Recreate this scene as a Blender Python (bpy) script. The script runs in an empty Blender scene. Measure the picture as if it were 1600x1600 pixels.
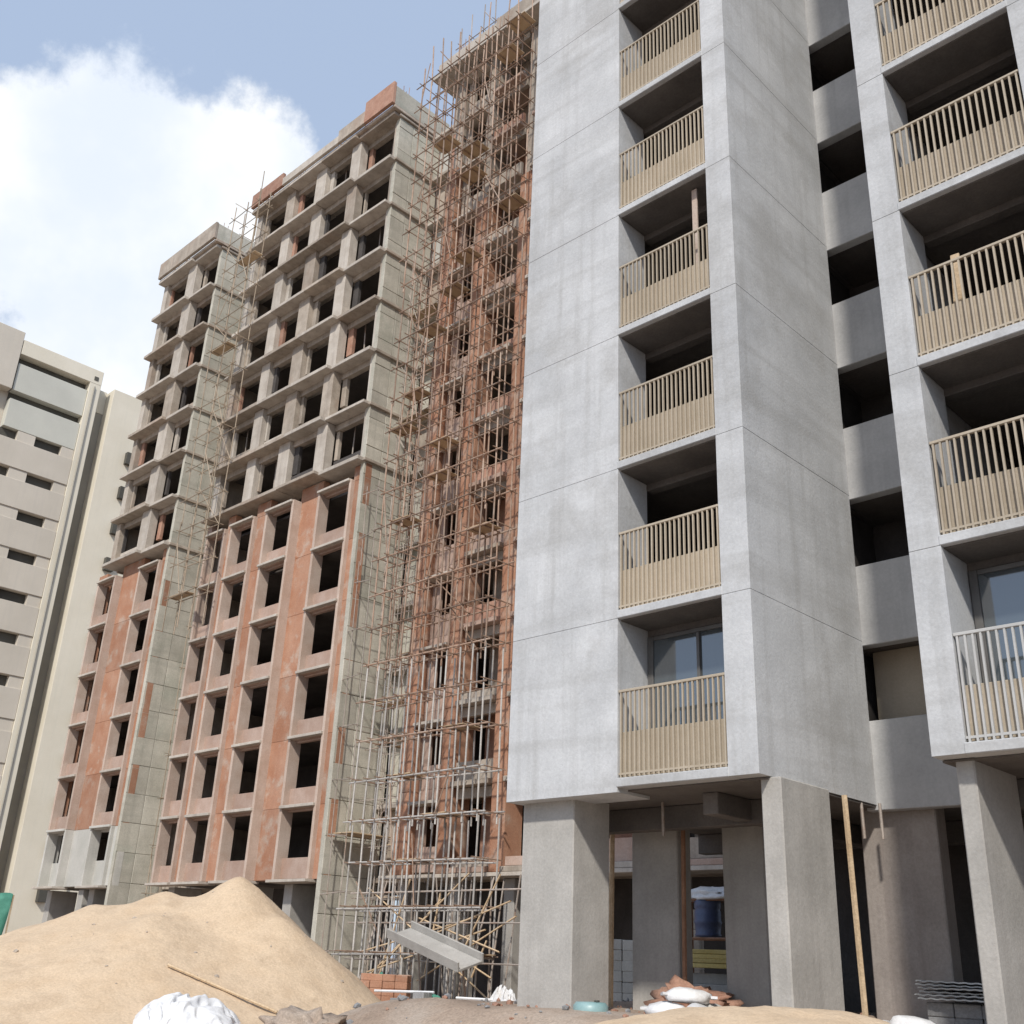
import bpy, bmesh, math, random
from mathutils import Vector, Matrix, noise
random.seed(7)
C = bpy.context.scene.collection
G = 1.5                                   # eye height above the site ground (z = 0)

# ---------------------------------------------------------------- camera
F_PX, YAW, PITCH, ROLL = 1666.98, math.radians(44.793), math.radians(22.885), math.radians(2.530)
cam_d = bpy.data.cameras.new('camera'); cam = bpy.data.objects.new('camera', cam_d); C.objects.link(cam)
fw = Vector((-math.sin(YAW)*math.cos(PITCH), math.cos(YAW)*math.cos(PITCH), math.sin(PITCH)))
rt = Vector((math.cos(YAW), math.sin(YAW), 0)); up = rt.cross(fw)
r2 = rt*math.cos(ROLL) + up*math.sin(ROLL); u2 = -rt*math.sin(ROLL) + up*math.cos(ROLL)
cam.matrix_world = Matrix(((r2.x, u2.x, -fw.x, 0), (r2.y, u2.y, -fw.y, 0), (r2.z, u2.z, -fw.z, G), (0, 0, 0, 1)))
cam_d.sensor_width = 36; cam_d.lens = 36*F_PX/1600; cam_d.clip_start = .1; cam_d.clip_end = 3000
bpy.context.scene.camera = cam

# ---------------------------------------------------------------- world, sun, exposure
SUN_DIR = Vector((0.41, -0.63, 0.66)).normalized()      # towards the sun
world = bpy.data.worlds.new('World'); bpy.context.scene.world = world; world.use_nodes = True
nt = world.node_tree; nt.nodes.clear()
def N(t, typ, **kw):
    n = t.nodes.new(typ)
    for k, v in kw.items(): setattr(n, k, v)
    return n
sky = N(nt, 'ShaderNodeTexSky', sky_type='NISHITA', sun_disc=False)
sky.sun_elevation = math.asin(SUN_DIR.z); sky.sun_rotation = math.atan2(SUN_DIR.x, SUN_DIR.y)
sky.air_density = 1.0; sky.dust_density = 1.0; sky.ozone_density = 1.6
tc = N(nt, 'ShaderNodeTexCoord')
def wmath(op, a, b=None, c=None):
    n = N(nt, 'ShaderNodeMath', operation=op)
    for i, v in enumerate((a, b, c)):
        if v is None: continue
        if isinstance(v, (int, float)): n.inputs[i].default_value = v
        else: nt.links.new(v, n.inputs[i])
    return n.outputs[0]
def wnoise(scale, detail, rough, loc=(0, 0, 0)):
    mp = N(nt, 'ShaderNodeMapping'); mp.inputs['Location'].default_value = loc
    nt.links.new(tc.outputs['Generated'], mp.inputs['Vector'])
    n = N(nt, 'ShaderNodeTexNoise'); n.inputs['Scale'].default_value = scale
    n.inputs['Detail'].default_value = detail; n.inputs['Roughness'].default_value = rough
    nt.links.new(mp.outputs[0], n.inputs['Vector']); return n.outputs['Fac']
def wdot(v):
    n = N(nt, 'ShaderNodeVectorMath', operation='DOT_PRODUCT')
    nt.links.new(tc.outputs['Generated'], n.inputs[0]); n.inputs[1].default_value = Vector(v).normalized()
    return n.outputs['Value']
def ramp(v, a, b):
    n = N(nt, 'ShaderNodeMapRange', interpolation_type='SMOOTHSTEP')
    nt.links.new(v, n.inputs['Value']); n.inputs['From Min'].default_value = a; n.inputs['From Max'].default_value = b
    return n.outputs['Result']
puff = wnoise(9, 8, .62); big = wnoise(2.3, 4, .5, (3.1, 1.7, .4))
# one big cumulus bank over the left of the site, with scattered fair-weather cloud everywhere else
c1 = wmath('MULTIPLY_ADD', wmath('SUBTRACT', puff, .5), .032, wdot((-.775, .322, .543)))
m1 = ramp(c1, .9825, .9885)
c2 = wmath('MULTIPLY_ADD', wmath('SUBTRACT', puff, .5), .06, wdot((-.87, .37, .33)))
m2 = ramp(c2, .957, .985)
c3 = wmath('ADD', wmath('MULTIPLY', puff, .45), wmath('MULTIPLY', big, .7))
m3 = wmath('MULTIPLY', ramp(c3, .74, .96), .45)
mask = wmath('MAXIMUM', wmath('MAXIMUM', m1, m2), m3)
shade = wnoise(5, 5, .55, (0, 0, .8))
sh = ramp(shade, .35, .7)
ccol = N(nt, 'ShaderNodeMix', data_type='RGBA'); nt.links.new(sh, ccol.inputs['Factor'])
ccol.inputs[6].default_value = (6.9, 7.5, 8.4, 1); ccol.inputs[7].default_value = (9.2, 9.2, 9.1, 1)
hz = N(nt, 'ShaderNodeMix', data_type='RGBA'); hz.inputs['Factor'].default_value = .66      # bright summer haze over the whole sky
nt.links.new(sky.outputs[0], hz.inputs[6]); hz.inputs[7].default_value = (4.9, 6.0, 7.9, 1)
mixc = N(nt, 'ShaderNodeMix', data_type='RGBA'); nt.links.new(mask, mixc.inputs['Factor'])
nt.links.new(hz.outputs[2], mixc.inputs[6]); nt.links.new(ccol.outputs[2], mixc.inputs[7])
bg = N(nt, 'ShaderNodeBackground'); bg.inputs['Strength'].default_value = .105
nt.links.new(mixc.outputs[2], bg.inputs['Color'])
wo = N(nt, 'ShaderNodeOutputWorld'); nt.links.new(bg.outputs[0], wo.inputs['Surface'])

sun_d = bpy.data.lights.new('sun', 'SUN'); sun = bpy.data.objects.new('sun', sun_d); C.objects.link(sun)
sun_d.energy = 3.0; sun_d.angle = math.radians(3); sun_d.color = (1, .95, .87)
sun.rotation_euler = SUN_DIR.to_track_quat('Z', 'Y').to_euler(); sun.location = (10, -20, 60)
vs = bpy.context.scene.view_settings
vs.view_transform = 'Standard'; vs.look = 'None'; vs.gamma = 1; vs.exposure = 0.22
cy = bpy.context.scene.cycles; cy.max_bounces = 6; cy.diffuse_bounces = 3; cy.glossy_bounces = 3
try: vs.use_curve_mapping = False
except Exception: pass

# ---------------------------------------------------------------- materials
MATS = {}
def mat(name, c1, c2, scale=1.2, rough=.85, streak=.0, streak_col=(.1, .09, .08), fine=.25, bump=.25, rnd=.10,
        spot=0, spot_col=(.1, .1, .1), spot_scale=.5, bump_scale=14, metallic=0, band=0):
    m = bpy.data.materials.new(name); m.use_nodes = True; t = m.node_tree; b = t.nodes['Principled BSDF']
    geo = N(t, 'ShaderNodeNewGeometry'); oi = N(t, 'ShaderNodeObjectInfo')
    def nz(sc, det, ro, stretch=None):
        n = N(t, 'ShaderNodeTexNoise'); n.inputs['Scale'].default_value = sc; n.inputs['Detail'].default_value = det
        n.inputs['Roughness'].default_value = ro
        mp = N(t, 'ShaderNodeMapping'); t.links.new(geo.outputs['Position'], mp.inputs['Vector'])
        if stretch: mp.inputs['Scale'].default_value = stretch
        t.links.new(mp.outputs[0], n.inputs['Vector']); return n.outputs['Fac']
    def mr(v, a, bb, c=0., d=1.):
        n = N(t, 'ShaderNodeMapRange'); t.links.new(v, n.inputs['Value'])
        for i, q in zip((1, 2, 3, 4), (a, bb, c, d)): n.inputs[i].default_value = q
        return n.outputs['Result']
    def mix(f, a, bb, blend='MIX'):
        n = N(t, 'ShaderNodeMix', data_type='RGBA', blend_type=blend)
        for s, v in ((0, f), (6, a), (7, bb)):
            if hasattr(v, 'is_output'): t.links.new(v, n.inputs[s])
            elif s == 0: n.inputs[0].default_value = v
            else: n.inputs[s].default_value = (*v, 1)
        return n.outputs[2]
    col = mix(mr(nz(scale, 4, .6), .33, .67), c1, c2)
    if spot: col = mix(mr(nz(spot_scale, 5, .65), .52, .66, 0, spot), col, spot_col)
    if streak: col = mix(mr(nz(1.6, 5, .6, (2.2, 2.2, .12)), .5, .72, 0, streak), col, streak_col)
    if band: col = mix(mr(nz(1.0, 3, .5, (.15, .15, 2.6)), .5, .68, 0, band), col, streak_col)
    f = nz(22, 2, .7); val = mr(f, .25, .75, 1-fine, 1+fine)
    rv = mr(oi.outputs['Random'], 0, 1, 1-rnd, 1+rnd)
    mu = N(t, 'ShaderNodeMath', operation='MULTIPLY'); t.links.new(val, mu.inputs[0]); t.links.new(rv, mu.inputs[1])
    cb = N(t, 'ShaderNodeCombineColor')
    for i in range(3): t.links.new(mu.outputs[0], cb.inputs[i])
    col = mix(1.0, col, cb.outputs[0], 'MULTIPLY')
    t.links.new(col, b.inputs['Base Color']); b.inputs['Roughness'].default_value = rough
    b.inputs['Metallic'].default_value = metallic
    if bump:
        bp = N(t, 'ShaderNodeBump'); bp.inputs['Strength'].default_value = bump; bp.inputs['Distance'].default_value = .03
        t.links.new(nz(bump_scale, 3, .65), bp.inputs['Height']); t.links.new(bp.outputs[0], b.inputs['Normal'])
    MATS[name] = m; return m
mat('shade-toned concrete', (.095, .083, .075), (.145, .128, .115), 1.2, fine=.15, bump=.2, rnd=.1)  # concrete darkened so rooms and soffits look shaded; shade is in the colour
mat('fair concrete', (.44, .445, .45), (.56, .565, .57), .7, streak=.5, streak_col=(.345, .34, .33), fine=.09, bump=.2, rnd=.05, spot=.65, spot_col=(.385, .38, .37), spot_scale=.6, band=.38)
mat('wall concrete', (.36, .355, .35), (.47, .465, .455), .8, streak=.30, streak_col=(.25, .25, .24), fine=.08, bump=.15, rnd=.05, spot=.3, spot_col=(.30, .295, .29))
mat('column concrete', (.34, .325, .30), (.44, .42, .39), 1.0, streak=.3, streak_col=(.24, .22, .20), fine=.1, bump=.2, rnd=.05)
mat('raw concrete', (.31, .26, .21), (.45, .39, .325), 1.4, streak=.5, streak_col=(.20, .165, .14), fine=.14, bump=.3, rnd=.14, spot=.25, spot_col=(.36, .22, .15), spot_scale=.5)
mat('pale concrete', (.42, .37, .315), (.54, .49, .43), 1.4, streak=.45, streak_col=(.27, .23, .20), fine=.12, bump=.3, rnd=.10)
mat('formwork concrete', (.43, .405, .34), (.55, .52, .445), .9, streak=.35, streak_col=(.28, .27, .225), fine=.16, bump=.3, rnd=.13, spot=.45, spot_col=(.33, .345, .28), spot_scale=.6, band=.25)
mat('terracotta plaster', (.35, .165, .095), (.42, .24, .16), .9, streak=.4, streak_col=(.33, .16, .10), fine=.15, bump=.3, rnd=.14, spot=.8, spot_col=(.44, .35, .285), spot_scale=1.1)
mat('pink plaster', (.37, .255, .20), (.46, .345, .285), 1.3, streak=.5, streak_col=(.38, .25, .19), fine=.12, bump=.25, rnd=.12, spot=.4, spot_col=(.43, .26, .185), spot_scale=.5)
mat('edge plaster', (.44, .335, .27), (.53, .43, .365), 1.3, streak=.45, streak_col=(.42, .31, .25), fine=.12, bump=.25, rnd=.1, spot=.3, spot_col=(.46, .31, .23), spot_scale=.6)
mat('grey plaster', (.45, .44, .40), (.55, .53, .49), .9, streak=.25, streak_col=(.33, .32, .29), fine=.1, bump=.2, rnd=.08)
mat('brick infill', (.33, .17, .115), (.42, .25, .18), 2.2, streak=.3, streak_col=(.22, .12, .09), fine=.2, bump=.35, rnd=.18)
mat('shade-toned infill', (.055, .048, .045), (.09, .08, .075), 1.4, fine=.15, bump=.2, rnd=.2)  # near-black tone puts the gloom of unlit openings into the wall colour
mat('grey rail', (.46, .45, .43), (.53, .52, .50), 1.5, rough=.55, fine=.06, bump=.05, rnd=.06)
mat('ground wall', (.27, .235, .21), (.34, .30, .27), 1.1, fine=.12, bump=.2, rnd=.05, streak=.4, streak_col=(.15, .12, .11))
mat('tan paint', (.40, .335, .25), (.46, .39, .30), 1.5, rough=.6, fine=.08, bump=.05, rnd=.10, streak=.3, streak_col=(.36, .28, .19))
mat('cream paint', (.70, .64, .52), (.77, .71, .59), .25, fine=.05, bump=.08, rnd=.03, streak=.2, streak_col=(.60, .57, .48))
mat('taupe paint', (.56, .505, .425), (.63, .57, .485), .25, fine=.05, bump=.08, rnd=.03, streak=.2, streak_col=(.45, .42, .38))
mat('parapet paint', (.52, .51, .45), (.59, .58, .51), .25, fine=.05, bump=.08, rnd=.06)
mat('dark paint', (.07, .065, .055), (.10, .095, .08), .5, fine=.1, bump=.05, rnd=.2)
mat('strip paint', (.33, .31, .265), (.39, .365, .315), .4, fine=.08, bump=.08, rnd=.05)
mat('sand', (.54, .40, .265), (.63, .49, .345), .9, rough=.95, fine=.13, bump=1.0, bump_scale=4.5, rnd=0, spot=.6, spot_col=(.43, .31, .20), spot_scale=.9, streak=.3, streak_col=(.48, .36, .24))
mat('earth', (.27, .20, .15), (.40, .31, .24), .5, rough=.95, fine=.25, bump=.9, bump_scale=5, rnd=0, spot=.5, spot_col=(.36, .33, .29), spot_scale=.25)
mat('asphalt', (.13, .13, .135), (.19, .185, .18), .5, rough=.9, fine=.25, bump=.5, bump_scale=30, rnd=0, spot=.4, spot_col=(.30, .26, .21), spot_scale=.4)
mat('kerb stone', (.22, .22, .225), (.30, .30, .30), 1.5, fine=.2, bump=.4, rnd=.15)
mat('bamboo', (.30, .235, .165), (.40, .32, .24), 2, rough=.7, fine=.15, bump=.1, rnd=.25)
mat('steel pipe', (.31, .265, .23), (.43, .37, .32), 2, rough=.55, fine=.2, bump=.1, rnd=.25, spot=.5, spot_col=(.30, .16, .09), spot_scale=1.5)
mat('rust pipe', (.27, .165, .11), (.40, .29, .22), 2, rough=.65, fine=.2, bump=.1, rnd=.35, spot=.4, spot_col=(.46, .40, .34), spot_scale=1.2)
mat('pale pipe', (.40, .38, .35), (.52, .49, .46), 2, rough=.5, fine=.2, bump=.1, rnd=.2)
mat('timber', (.42, .30, .18), (.55, .42, .28), 2, rough=.8, fine=.2, bump=.3, rnd=.2)
mat('rust steel', (.22, .11, .06), (.32, .17, .10), 2, rough=.7, fine=.2, bump=.2, rnd=.2)
mat('white plastic', (.68, .68, .69), (.78, .78, .785), 2, rough=.5, fine=.08, bump=.3, bump_scale=9, rnd=.06, spot=.45, spot_col=(.52, .46, .38), spot_scale=1.6)
mat('green cloth', (.04, .17, .12), (.08, .26, .19), 1.5, rough=.8, fine=.15, bump=.4, rnd=.1)
mat('teal plastic', (.20, .33, .33), (.29, .42, .42), 2, rough=.4, fine=.05, bump=.05, rnd=.05)
mat('blue plastic', (.05, .07, .14), (.09, .11, .2), 2, rough=.45, fine=.1, bump=.1, rnd=.1)
mat('yellow board', (.50, .38, .12), (.60, .47, .18), 2, rough=.7, fine=.15, bump=.2, rnd=.12)
mat('sheet metal', (.36, .37, .37), (.46, .47, .47), 1.2, rough=.5, fine=.1, bump=.1, rnd=.1, metallic=.3)
mat('window frame', (.10, .095, .09), (.14, .135, .13), 2, rough=.5, fine=.05, bump=0, rnd=.05)
def glass_mat():
    m = bpy.data.materials.new('window glass'); m.use_nodes = True; t = m.node_tree; b = t.nodes['Principled BSDF']
    b.inputs['Base Color'].default_value = (.06, .075, .085, 1); b.inputs['Roughness'].default_value = .06
    b.inputs['Specular IOR Level'].default_value = 1.0; b.inputs['IOR'].default_value = 1.9
    MATS['window glass'] = m
glass_mat()

# ---------------------------------------------------------------- helpers
def link(name, me, m, parent=None, loc=(0, 0, 0), rot=None):
    o = bpy.data.objects.new(name, me); C.objects.link(o)
    o.location = loc
    if rot is not None: o.rotation_euler = rot
    if parent: o.parent = parent
    if m and not me.materials: me.materials.append(MATS[m])
    return o
def root(name, label, cat, group=None):
    o = bpy.data.objects.new(name, None); C.objects.link(o); o.empty_display_size = .3
    o['label'] = label; o['category'] = cat
    if group: o['group'] = group
    return o
def tag(o, label, cat, group=None):
    o['label'] = label; o['category'] = cat
    if group: o['group'] = group
    return o
CACHE = {}
def box_mesh(dx, dy, dz, m, bev):
    k = (round(dx, 3), round(dy, 3), round(dz, 3), m, bev)
    if k in CACHE: return CACHE[k]
    bm = bmesh.new(); bmesh.ops.create_cube(bm, size=1)
    for v in bm.verts: v.co = Vector((v.co.x*dx, v.co.y*dy, v.co.z*dz))
    if bev:
        w = min(bev, min(dx, dy, dz)*.25)
        bmesh.ops.bevel(bm, geom=bm.edges[:], offset=w, segments=1, affect='EDGES', profile=.5)
    me = bpy.data.meshes.new('box'); bm.to_mesh(me); bm.free(); me.materials.append(MATS[m]); CACHE[k] = me
    return me
def box(name, m, parent, x0, x1, y0, y1, z0, z1, bev=.012, rot=None, jit=0):
    l = ((x0+x1)/2, (y0+y1)/2, (z0+z1)/2)
    if jit: l = tuple(q + random.uniform(-jit, jit) for q in l)
    return link(name, box_mesh(x1-x0, y1-y0, z1-z0, m, bev), None, parent, l, rot)
def prism(name, m, parent, poly, z0, z1, bev=.012):
    k = ('prism', tuple(poly), round(z1-z0, 3), m)
    if k not in CACHE:
        bm = bmesh.new(); vs_ = [bm.verts.new((x, y, 0)) for x, y in poly]; f = bm.faces.new(vs_)
        r = bmesh.ops.extrude_face_region(bm, geom=[f])
        for e in r['geom']:
            if isinstance(e, bmesh.types.BMVert): e.co.z = z1-z0
        bmesh.ops.recalc_face_normals(bm, faces=bm.faces[:])
        if bev: bmesh.ops.bevel(bm, geom=bm.edges[:], offset=bev, segments=1, affect='EDGES')
        me = bpy.data.meshes.new('prism'); bm.to_mesh(me); bm.free(); me.materials.append(MATS[m]); CACHE[k] = me
    return link(name, CACHE[k], None, parent, (0, 0, z0))
def boxes_mesh(lst, m):
    """several boxes (x0,x1,y0,y1,z0,z1) in one mesh"""
    V, Fc = [], []
    for x0, x1, y0, y1, z0, z1 in lst:
        n = len(V)
        V += [(x0,y0,z0),(x1,y0,z0),(x1,y1,z0),(x0,y1,z0),(x0,y0,z1),(x1,y0,z1),(x1,y1,z1),(x0,y1,z1)]
        Fc += [tuple(n+i for i in f) for f in ((0,3,2,1),(4,5,6,7),(0,1,5,4),(1,2,6,5),(2,3,7,6),(3,0,4,7))]
    me = bpy.data.meshes.new('boxes'); me.from_pydata(V, [], Fc); me.update(); me.materials.append(MATS[m]); return me
def pole_mesh(length, r, m, sides=6):
    k = ('pole', round(length, 2), r, m)
    if k not in CACHE:
        V, Fc = [], []
        for z in (-length/2, length/2):
            for i in range(sides): V.append((r*math.cos(i*2*math.pi/sides), r*math.sin(i*2*math.pi/sides), z))
        for i in range(sides):
            j = (i+1) % sides; Fc.append((i, j, sides+j, sides+i))
        Fc += [tuple(range(sides))[::-1], tuple(range(sides, 2*sides))]
        me = bpy.data.meshes.new('pole'); me.from_pydata(V, [], Fc); me.update(); me.materials.append(MATS[m]); CACHE[k] = me
    return CACHE[k]
def pole(name, m, parent, a, b, r=.03):
    a = Vector(a); b = Vector(b); d = b-a
    o = link(name, pole_mesh(round(d.length, 1), r, m), None, parent, (a+b)/2, d.to_track_quat('Z', 'Y').to_euler())
    return o
def poles_joined(name, m, parent, segs, r=.02, sides=5):
    V, Fc = [], []
    for a, b in segs:
        a = Vector(a); b = Vector(b); q = (b-a).to_track_quat('Z', 'Y'); n = len(V)
        for p in (a, b):
            for i in range(sides): V.append(p + q @ Vector((r*math.cos(i*2*math.pi/sides), r*math.sin(i*2*math.pi/sides), 0)))
        for i in range(sides):
            j = (i+1) % sides; Fc.append((n+i, n+j, n+sides+j, n+sides+i))
    me = bpy.data.meshes.new(name); me.from_pydata([tuple(v) for v in V], [], Fc); me.update(); me.materials.append(MATS[m])
    o = link(name, me, None, parent); o['kind'] = 'stuff'; return o
def smooth(o):
    for p in o.data.polygons: p.use_smooth = True
    return o
def sstep(a, b, x):
    t = max(0, min(1, (x-a)/(b-a))); return t*t*(3-2*t)

# ---------------------------------------------------------------- ground, road, kerb
PLAT = .82                                # made-up ground around the grey tower
def ground_h(x, y):
    h = PLAT*sstep(-19.5, -15.5, x)*sstep(11.6, 13.6, y)*(1-sstep(12, 20, x))
    n = noise.fractal(Vector((x*.35, y*.35, 0)), 1, 2, 4)*.09 + noise.fractal(Vector((x*1.6, y*1.6, 3)), 1, 2, 3)*.035
    w = sstep(11.0, 12.8, y)
    h += n*w
    h += .5*sstep(-62, -75, x)*sstep(12, 20, y)*(1+noise.noise(Vector((x*.2, y*.2, 9))))
    return h
def axis(a, b, step, lo, hi):
    xs = []; x = a
    while x <= b: xs.append(x); x += step
    s = step; x = a; pre = []
    while x > lo: s *= 1.5; x -= s; pre.append(x)
    s = step; x = b; post = []
    while x < hi: s *= 1.5; x += s; post.append(x)
    return pre[::-1] + xs + post
gx = axis(-80, 6, .4, -1500, 1500); gy = axis(6, 40, .4, -1500, 1500)
V = [(x, y, ground_h(x, y)) for y in gy for x in gx]; nx = len(gx)
Fc = [(j*nx+i, j*nx+i+1, (j+1)*nx+i+1, (j+1)*nx+i) for j in range(len(gy)-1) for i in range(nx-1)]
me = bpy.data.meshes.new('ground'); me.from_pydata(V, [], Fc); me.update()
g = smooth(link('ground', me, 'earth')); g['kind'] = 'structure'
me = boxes_mesh([(-400, 300, 2.0, 11.6, -.3, .012)], 'asphalt'); rd = link('road', me, None); rd['kind'] = 'structure'
kerb = root('kerb', '', ''); kerb['kind'] = 'structure'; del kerb['label']; del kerb['category']
for i in range(46):
    x = -60 + i*1.2
    box('kerb_stone', 'kerb stone', kerb, x+.008, x+1.192, 11.6, 11.85, -.2, .16, .02, jit=.006)

# ---------------------------------------------------------------- the grey tower on the right
S = 2.83 + G                              # underside of the first storey, the same on the whole estate
FH = 3.0
def L(k): return S + FH*k
tower = root('concrete_tower', 'tall grey fair-faced concrete apartment tower with tan balcony railings, nearest on the right', 'building')
Y0, YB, YR = 14.57, 18.43, 26.0
A0, A1, B0, B1, C0, C1, D0, D1 = -14.28, -11.65, -9.43, -8.87, -6.16, -5.68, -3.52, -1.0
RD = .92
NF = 13
def railing(x0, x1, zf, parent, k):
    left = x0 < -9; pm = 'grey rail' if (k == 0 and not left) else 'tan paint'
    r = box('railing', pm, parent, x0+.004, x1-.004, Y0+.02, Y0+.08, zf+1.48, zf+1.53, .008)
    n = int((x1-x0)/(.10 if left else .105)); st = (x1-x0)/n
    key = ('bal', round(x0, 2), pm)
    if key not in CACHE:
        bw = .0125 if left else .015
        lst = [(x0+st*(i+.5)-bw, x0+st*(i+.5)+bw, .03-.012, .03+.028, 0, 1.478) for i in range(n)]
        lst += [(x0+.005, x1-.005, .022, .058, .05, .085)]
        CACHE[key] = boxes_mesh(lst, pm)
    o = link('balusters', CACHE[key], None, None, (0, Y0+.01, zf+.003)); o['kind'] = 'stuff'
    o.parent = r; o.matrix_parent_inverse = Matrix.Translation(r.location).inverted()
    box('knee_wall', 'tan paint', parent, x0+.006, x1-.006, Y0+.12, Y0+.22, zf+.002, zf+.80, .01)
def balcony(x0, x1, k, parent):
    z = L(k)
    box('balcony_slab', 'fair concrete', parent, x0-.02, x1+.02, Y0-.012, Y0+RD+.05, z-.004, z+.15)
    railing(x0, x1, z+.15, parent, k)
    # opening to the flat: lintel, and on the first storey a glazed sliding window
    box('lintel', 'shade-toned concrete', parent, x0-.01, x1+.01, Y0+RD-.02, Y0+RD+.2, z+2.84, z+2.995)
    box('shade_toned_ceiling', 'shade-toned concrete', parent, x0+.004, x1-.004, Y0+.10, Y0+RD-.025, z+2.97, z+2.993, 0)  # thin dark sheet under the slab above; its colour stands for soffit shade
    if k == 0:
        w = box('window', 'window frame', parent, x0+.02, x0+.14, Y0+RD-.06, Y0+RD+.02, z+.16, z+2.835, .006)
        def sub(nm, mm, *a):
            o = box(nm, mm, None, *a, .004); o.parent = w; o.matrix_parent_inverse = Matrix.Translation(w.location).inverted()
        sub('frame', 'window frame', x0+.145, x1-.01, Y0+RD-.055, Y0+RD+.015, z+2.76, z+2.83)
        sub('frame', 'window frame', x0+.145, x1-.01, Y0+RD-.055, Y0+RD+.015, z+.16, z+.24)
        xm = (x0+x1)/2 + .02
        sub('frame', 'window frame', xm-.03, xm+.03, Y0+RD-.06, Y0+RD+.01, z+.245, z+2.755)
        sub('pane', 'window glass', x0+.142, xm-.032, Y0+RD-.03, Y0+RD-.018, z+.243, z+2.757)
        sub('pane', 'window glass', xm+.032, x1-.012, Y0+RD-.012, Y0+RD, z+.243, z+2.757)
for k in range(NF):
    z = L(k); za = z + .003; zb = z + FH - .003
    zl = za - (.09 if k == 0 else 0)
    box('wall_panel', 'fair concrete', tower, A0, A1, Y0, Y0+RD, zl, zb, .004)
    prism('wall_panel', 'fair concrete', tower, [(B0, Y0), (B1, Y0), (B1, YB), (B1-.26, YB), (B1-.26, Y0+RD), (B0, Y0+RD)], za, zb, .004)
    prism('wall_panel', 'fair concrete', tower, [(C0, Y0), (C1, Y0), (C1, Y0+RD), (C0+.26, Y0+RD), (C0+.26, YB), (C0, YB)], za, zb, .004)
    box('wall_panel', 'fair concrete', tower, D0, D1, Y0, Y0+RD, za, zb, .004)
    balcony(A1, B0, k, tower); balcony(C1, D0, k, tower)
    # wall at the back of the slot between the two wings, one open window per storey
    box('spandrel', 'wall concrete', tower, B1-.2, C0+.3, YB+.003, YB+.25, za-.09, z+1.5)
    box('pier', 'wall concrete', tower, -7.55, C0+.3, YB+.006, YB+.25, z+1.503, zb-.08)
    # floor slabs and the walls round the flats
    box('floor_slab', 'shade-toned concrete', tower, A0+.02, B1-.27, Y0+RD+.055, YR, z+.002, z+.17)
    box('floor_slab', 'shade-toned concrete', tower, B1-.265, C0+.265, YB+.255, YR, z+.002, z+.17)
    box('floor_slab', 'shade-toned concrete', tower, C0+.27, D1-.02, Y0+RD+.055, YR, z+.002, z+.17)
    box('end_wall', 'wall concrete', tower, A0+.01, A0+.22, Y0+RD+.005, YR, za, zb)
    box('end_wall', 'wall concrete', tower, D1-.22, D1-.01, Y0+RD+.005, YR, za, zb)
    box('partition', 'shade-toned infill', tower, A0+.23, D1-.23, 20.2, 20.32, za+.18, zb-.01)
    box('partition', 'shade-toned infill', tower, B1-.5, B1-.38, Y0+3.2, 20.19, za+.18, zb-.01)
    box('partition', 'shade-toned infill', tower, -6.6, -6.48, YB+.27, 20.19, za+.18, zb-.01)
    if k == 0: box('screen_wall', 'tan paint', tower, B1-.2, -7.0, YB+.8, YB+.9, z+.18, zb)
box('roof_slab', 'wall concrete', tower, A0-.1, D1+.1, Y0-.05, YR+.1, L(NF)+.002, L(NF)+.25)
box('parapet', 'fair concrete', tower, A0-.1, D1+.1, Y0-.05, Y0+.15, L(NF)+.252, L(NF)+1.2)
# open ground floor: columns, shear walls, beams
def col(x0, x1, y0, y1, m='column concrete', z1=S-.004): return box('column', m, tower, x0, x1, y0, y1, .3, z1, .02)
col(-14.15, -12.9, Y0+.33, Y0+1.35); col(-9.06, -8.70, Y0+.33, Y0+1.85); col(-5.98, -5.72, Y0+.33, Y0+1.85)
col(-3.2, -1.6, Y0+.33, Y0+1.3)
col(-13.7, -12.6, 17.6, 18.05); col(-11.85, -10.95, 18.0, 19.6); col(-9.35, -7.95, 18.7, 19.1, 'ground wall'); col(-5.9, -5.5, 18.6, 19.8)
col(-12.6, -12.2, 23.5, 25.6); col(-3.0, -2.6, 19, 21)
for y in (16.6, 20.6, 24.6):
    box('beam', 'shade-toned concrete', tower, A0+.1, B1-.3 if y < 18 else D1-.1, y, y+.3, S-.45, S-.04)
box('beam', 'shade-toned concrete', tower, C0+.3, D1-.1, 16.6, 16.9, S-.45, S-.04)
box('beam', 'shade-toned concrete', tower, -10.6, -10.3, Y0+1.0, 24.5, S-.40, S-.04)
box('rear_wall', 'shade-toned infill', tower, -12.7, D1, 23.2, 23.4, .3, S-.01)
box('ceiling', 'shade-toned concrete', tower, A0+.1, B1-.02, Y0+.3, YR, S-.035, S-.009, 0)
box('ceiling', 'shade-toned concrete', tower, B1, C0, YB+.26, YR, S-.035, S-.009, 0)
box('ceiling', 'shade-toned concrete', tower, C0+.02, D1-.1, Y0+.3, YR, S-.035, S-.009, 0)
for x, y in ((-8.9, 17.9), (-8.66, 18.1), (-11.9, 16.2)):
    pole('hanging_pipe', 'steel pipe', tower, (x, y, S-.02), (x+.01, y, S-.62), .028)
pole('hanging_pipe', 'grey plaster', tower, (-5.0, 16.0, S-.5), (-3.4, 16.0, S-.42), .06)

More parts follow.
